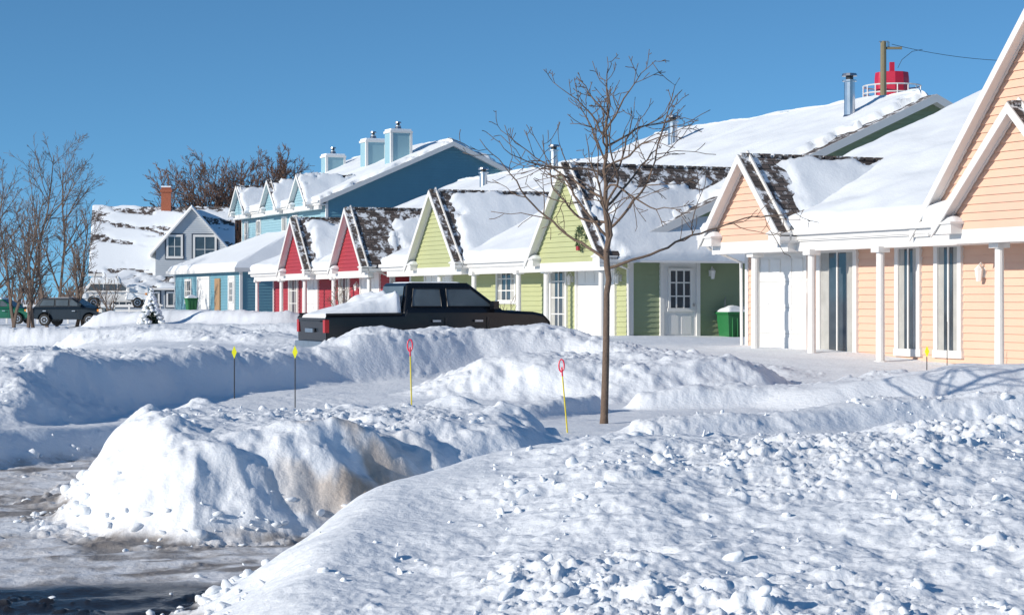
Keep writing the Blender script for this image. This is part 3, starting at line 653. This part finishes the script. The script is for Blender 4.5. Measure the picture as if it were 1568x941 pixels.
# ------------------------------------------------------------------ vehicles
def arc(cx,r,n=10): return [(cx+r*math.cos(math.pi*(i/n)),.34+r*math.sin(math.pi*(i/n))) for i in range(n+1)]
def wheel(mb,x,y,r,wd,rim):
    sg=1 if y>0 else -1
    mb.tube([(x,y-wd*sg,r),(x,y-.02*sg,r),(x,y,r)],[r,r,r*.93],RUBBER,28)
    mb.tube([(x,y,r),(x,y+.006*sg,r)],[r*.62,r*.6],rim,24)
    for k in range(6):
        a=k*math.pi/3;c,s=math.cos(a)*r*.33,math.sin(a)*r*.33
        mb.box(x+c-.05,x+c+.05,y+.004*sg,y+.02*sg,r+s-.05,r+s+.05,BLACK)
def vehicle(name,x,y,z,ang,W,top,xr,xf,wr,bodymat,gh,wins,tail,snow=None,rim=METAL,extras=None,drop=.10):
    e=empty(name,(x,y,z),R(ang));B=MB();G=MB();D=MB()
    prof=list(top)+[(xf[1],.42),(xf[0]+wr+.07,.30)]+arc(xf[0],wr+.07)+arc(xr[0],wr+.07)+[(xr[1],.42)]
    n=len(prof);hw=W/2
    k=B.mi(bodymat)
    for yy,f in((-hw+drop,1),(-hw,0),(hw,0),(hw-drop,1)):
        B.v+=[(px*(.985 if f else 1),yy,pz - (0 if f else (drop if pz>.8 else 0))) for px,pz in prof]
    B.f.append(tuple(range(n)));B.m.append(k);B.uv.append(None)
    B.f.append(tuple(range(4*n-1,3*n-1,-1)));B.m.append(k);B.uv.append(None)
    for l in range(3):
        for i in range(n):
            j=(i+1)%n;B.f.append((l*n+j,l*n+i,l*n+n+i,l*n+n+j));B.m.append(k);B.uv.append(None)
    B.obj('body',e,False,0)
    xb0,xb1,zb,xt0,xt1,zt,ins=gh
    C=MB();b=hw-drop+.01;t=hw-ins
    C.hexa([(xb0,-b,zb-.10),(xb1,-b,zb-.10),(xb1,b,zb-.10),(xb0,b,zb-.10),(xt0,-t,zt),(xt1,-t,zt),(xt1,t,zt),(xt0,t,zt)],bodymat)
    C.obj('cab',e,False,.06)
    def side(px,pz,sg,o=.014):
        f=(pz-zb+.10)/(zt-zb+.10);return (px,sg*(b+(t-b)*f+o),pz)
    for sg in(-1,1):
        for wn in wins:
            G.poly([side(px,pz,sg) for px,pz in (wn if sg==1 else wn[::-1])],CARGLASS)
            P=[side(px,pz,sg,.018) for px,pz in wn];D.tube(P+[P[0]],.012,BLACK,4,False)
    def endg(xb,xt,o):
        P=[]
        for f,q in((.24,1),(.24,-1),(.9,-1),(.9,1)):
            P.append((xb+(xt-xb)*f+o,q*(b+(t-b)*f-.1),zb-.10+(zt-zb+.10)*f))
        return P
    G.poly(endg(xb1,xt1,.014),CARGLASS);G.poly(endg(xb0,xt0,-.014)[::-1],CARGLASS);G.obj('windows',e)
    for cx in(xr[0],xf[0]):
        for sg in(-1,1):wheel(D,cx,sg*(hw-.01),wr,.22,rim)
        D.box(cx-.3,cx+.3,-hw+.3,hw-.3,.25,.5,BLACK)
    rl=bpy.data.materials.get('tail_light') or simple('tail_light',(.45,.01,.01),.2)
    hl=bpy.data.materials.get('head_light') or simple('head_light',(.6,.6,.58),.1)
    am=bpy.data.materials.get('indicator_amber') or simple('indicator_amber',(.7,.25,.02),.3)
    tz0,tz1=tail
    for sg in(-1,1):
        D.box(xr[1]-.02,xr[1]+.07,sg*(hw-.12),sg*(hw+.008),tz0,tz1,rl)
        D.box(xf[1]-.16,xf[1]+.02,sg*(hw-.35),sg*(hw+.004),.70,.90,hl);D.box(xf[1]-.26,xf[1]-.16,sg*(hw-.1),sg*(hw+.006),.76,.88,am)
        D.box(xb1-.45,xb1-.33,sg*(hw-.06),sg*(hw+.16),zb+.02,zb+.18,bodymat)
        for dx in(xb0+.95,xb1-.5):
            D.box(dx-.005,dx+.005,sg*(hw-.01),sg*(hw+.004),.45,zb-.16,BLACK)
            D.box(dx-.32,dx-.14,sg*hw,sg*(hw+.03),zb-.25,zb-.21,METAL)
    D.box(xr[1]-.08,xr[1]+.1,-hw+.05,hw-.05,.42,.6,METAL);D.box(xf[1]-.1,xf[1]+.07,-hw+.05,hw-.05,.38,.56,METAL);D.box(xf[1]-.05,xf[1]+.025,-.5,.5,.62,.90,BLACK)
    if extras:extras(D,hw)
    D.obj('wheels_and_lights',e)
    if snow:
        S=MB()
        for (x0,x1,y0,y1,fz) in snow:
            xs=np.linspace(x0,x1,40);ysn=np.linspace(y0,y1,26);X,Y=np.meshgrid(xs,ysn,indexing='ij')
            d=np.minimum(np.minimum(X-x0,x1-X),np.minimum(Y-y0,y1-Y));lo,hi=fz(X)
            Z=lo+(hi-lo)*np.sqrt(np.clip(1-(1-np.clip(d/.14,0,1))**2,0,1))*(.85+.5*(fbm(X*2.5+x,Y*2.5,5,3)-.3))
            Z=np.where(d<=1e-6,lo-.03,Z);S.grid(np.stack([X,Y,Z],-1),SNOW)
        S.obj('snow_cover',e,True)
    return e
TRUCK=simple('black_car_paint',(.006,.007,.010),.18,0,var=.1,spec=.5)
def lin(x0,z0,x1,z1): return lambda X: z0+(z1-z0)*(X-x0)/(x1-x0)
bz=lin(-2.50,1.14,-.8,1.66)
def tex(D,hw):
    for sg in(-1,1):
        for cx in(-1.68,1.68):
            P=[(cx+.50*math.cos(a),sg*(hw+.006),.36+.50*math.sin(a)) for a in np.linspace(.1,math.pi-.1,14)];D.tube(P,.05,TRUCK,6)
        D.tube([(-.62,sg*(hw-.27),1.79),(.70,sg*(hw-.27),1.79)],.015,BLACK,5)
        D.tube([(-2.5,sg*(hw-.04),1.15),(-.85,sg*(hw-.04),1.16)],.025,BLACK,5)
    D.box(-2.58,-2.54,-.25,.25,.78,.86,METAL);D.box(-2.57,-2.535,-.7,.7,1.0,1.02,BLACK)
tz=.54
vehicle('black_pickup_truck',-1.85,41.6,tz,24,1.84,
  [(-2.50,.5),(-2.53,1.14),(-.80,1.16),(-.74,1.24),(1.40,1.24),(1.62,1.22),(2.15,1.20),(2.40,1.15),(2.50,1.05),(2.53,.85)],(-1.68,-2.52),(1.68,2.53),.38,TRUCK,
  (-.82,1.58,1.24,-.68,.72,1.80,.24),
  [[(-.62,1.31),(.04,1.31),(.04,1.68),(-.55,1.68)],[(.18,1.31),(1.20,1.31),(.74,1.68),(.18,1.68)]],(.78,1.04),
  snow=[(-2.49,-.82,-.84,.84,lambda X:(1.08+0*X,bz(X))),(-.55,.6,-.58,.58,lambda X:(1.795+0*X,1.83+0*X)),(1.6,2.1,-.5,.5,lambda X:(1.17+0*X,1.22+0*X))],extras=tex,drop=.06)
DK=simple('dark_blue_car_paint',(.012,.02,.03),.25,spec=.5);GR=simple('green_car_paint',(.01,.12,.07),.25,spec=.5)
hatch=[(-2.0,.5),(-2.05,.85),(-1.9,1.0),(.9,1.02),(1.7,.90),(2.0,.68)]
def hat(name,u,Y,z,ang,mat,snow):
    vehicle(name,(u-784)/3000*Y,Y,z,ang,1.7,hatch,(-1.25,-2.02),(1.28,2.0),.31,mat,(-1.95,1.15,1.02,-1.5,.25,1.48,.22),
     [[(-1.60,1.04),(-.75,1.04),(-.75,1.38),(-1.40,1.38)],[(-.66,1.04),(.05,1.04),(.05,1.38),(-.66,1.38)],[(.14,1.04),(.80,1.04),(.30,1.38),(.14,1.38)]],(.7,.92),snow=snow)
hat('dark_hatchback_car',112,104,gz(-23,104)+.05,-12,DK,[(-1.2,.0,-.5,.5,lambda X:(1.47+0*X,1.50+0*X))])
hat('green_hatchback_car',5,118,gz(-30,118)+.1,-10,GR,[(-1.4,.2,-.6,.6,lambda X:(1.45+0*X,1.58+0*X))])
hat('snow_covered_car',178,116,gz(-23,116)+.62,8,WHITED,[(-1.5,.3,-.62,.62,lambda X:(1.44+0*X,1.8+0*X)),(.6,2.0,-.84,.84,lambda X:(.52+0*X,1.35-.15*(X-.8))),(-2.15,-1.6,-.84,.84,lambda X:(.6+0*X,1.3+0*X))])
# ------------------------------------------------------------------ snow stakes
YEL=simple('yellow_reflector',(.85,.85,.02),.4);REDP=simple('red_reflector',(.8,.03,.08),.4);YROD=simple('yellow_rod',(.75,.6,.03),.4)
def stake(u,Y,h,kind,lean=0):
    x=(u-784)/3000*Y;e=empty('snow_marker_stake',(x,Y,gz(x,Y)-.12),0);m=MB()
    t=Vector((lean*h,0,h+.12))
    if kind=='d':
        m.tube([(0,0,0),t],.009,BLACK,6)
        c=t-Vector((0,0,.03));m.hexa([(c.x,-.006,c.z-.1),(c.x+.04,-.006,c.z),(c.x,-.006,c.z+.1),(c.x-.04,-.006,c.z),(c.x,-.02,c.z-.1),(c.x+.04,-.02,c.z),(c.x,-.02,c.z+.1),(c.x-.04,-.02,c.z)],YEL)
    elif kind=='r':
        m.tube([(0,0,0),t*.86],.010,YROD,6);m.tube([t*.86,t*.98],.011,REDP,6)
        c=t;P=[(c.x+.032*math.cos(a),c.y,c.z+.075*math.sin(a)) for a in np.linspace(-math.pi/2,1.5*math.pi,17)];m.tube(P,.010,REDP,6,False)
    else:m.tube([(0,0,0),t],.008,BLACK,6)
    m.obj('rod_and_reflector',e)
stake(359,30.4,.76,'d');stake(452,29.0,.86,'d');stake(631,24.9,.86,'r',-.03);stake(870,23.6,.80,'r',-.10);stake(1419,34,.55,'d');stake(1450,36,.95,'k')
# ------------------------------------------------------------------ bins, poles, tower
def bin_(x,y,z,ang,mat,s=1):
    e=empty('wheeled_waste_bin',(x,y,z),R(ang));m=MB()
    m.hexa([(-.26*s,-.26*s,.05),(.26*s,-.26*s,.05),(.26*s,.26*s,.05),(-.26*s,.26*s,.05),(-.34*s,-.34*s,.95*s),(.34*s,-.34*s,.95*s),(.34*s,.34*s,.95*s),(-.34*s,.34*s,.95*s)],mat)
    m.box(-.38*s,.38*s,-.38*s,.38*s,.95*s,1.02*s,mat);m.tube([(-.3,.36,1.0*s),(.3,.36,1.0*s)],.03,mat,6)
    for sg in(-.28,.28):m.tube([(sg,.3,.1),(sg+.05,.3,.1)],.1,BLACK,12)
    for i in range(3):m.box(-.2+i*.16,-.16+i*.16,-.345*s,-.3*s,.2,.85*s,mat)
    m.obj('bin_body',e,False,.02)
    S=MB();xs=np.linspace(-.36*s,.36*s,16);X,Y=np.meshgrid(xs,xs,indexing='ij');d=np.minimum(.36*s-abs(X),.36*s-abs(Y));Z=1.0*s+.22*np.sqrt(np.clip(d/.36,0,1))*(.7+.6*fbm(X*4,Y*4,3,2));S.grid(np.stack([X,Y,Z],-1),SNOW);S.obj('snow_cap',e,True)
BG=simple('green_bin_plastic',(.02,.16,.05),.45)
B_=Vector((.914,.407));A_=Vector((-.407,.914))
p=Vector((3.38,56))+B_*2.95-A_*.7;bin_(p.x,p.y,.62,24,BG,1.0)
bin_(-16.2,99,1.25,24,BG,.8)
def pole():
    x,y=18.0,95;e=empty('utility_pole',(x,y,0));m=MB();W=simple('weathered_pole_wood',(.22,.19,.12),.9)
    m.tube([(0,0,0),(0,0,14.5)],[.19,.14],W,10);m.box(.0,.9,-.05,.05,14.1,14.22,W)
    m.box(.2,.3,-.05,.05,14.2,14.45,METAL);m.box(-.2,.25,-.1,.1,14.45,14.5,METAL)
    for (z0,x1,z1,sg) in((14.35,9.0,13.6,.35),):
        P=[(.4+(x1-.4)*t,0,z0+(z1-z0)*t-sg*4*t*(1-t)) for t in np.linspace(0,1,14)];m.tube(P,.012,BLACK,4)
    P=[(.7,0,13.2),(.9,0,13.6),(1.4,0,14.0),(1.9,0,14.1)];m.tube(P,.012,BLACK,4)
    m.obj('pole_and_wires',e)
pole()
def tower():
    x,y=25.2,130;e=empty('red_water_tower',(x,y,0));m=MB();RD=simple('red_tank_paint',(.5,.015,.05),.4)
    m.tube([(0,0,13.9),(0,0,16.6),(0,0,17.0),(0,0,17.1)],[1.15,1.15,1.1,.2],RD,12);m.tube([(0,0,13.2),(0,0,13.9)],[1.1,1.15],RD,20)
    m.box(-.15,.15,-.15,.15,17.0,17.7,RD)
    for a in range(4):
        t=a*math.pi/2+.5;m.tube([(1.6*math.cos(t),1.6*math.sin(t),0),(1.0*math.cos(t),1.0*math.sin(t),13.5)],.1,WHITE,6)
    for z in(15.1,15.6,16.1):
        P=[(1.9*math.cos(t),1.9*math.sin(t),z) for t in np.linspace(0,2*math.pi,25)];m.tube(P,.05,WHITE,4,False)
    for k in range(16):
        t=k*math.pi/8;m.tube([(1.9*math.cos(t),1.9*math.sin(t),15.0),(1.9*math.cos(t),1.9*math.sin(t),16.1)],.04,WHITE,4)
    m.tube([(0,0,14.95),(0,0,15.05)],1.95,WHITE,24)
    m.obj('tank_and_legs',e)
tower()
def fence():
    e=empty('white_field_fence',(-36,128,.4));m=MB()
    for i in range(14):m.box(i*1.0-.06,i*1.0+.06,-.05,.05,0,1.3,WHITE)
    for z in(.4,.8,1.15):m.box(-.2,13.2,-.08,-.05,z,z+.1,WHITE)
    m.obj('posts_and_rails',e)
fence()
print('verts',sum(len(o.data.vertices) for o in bpy.data.objects if o.type=='MESH'))
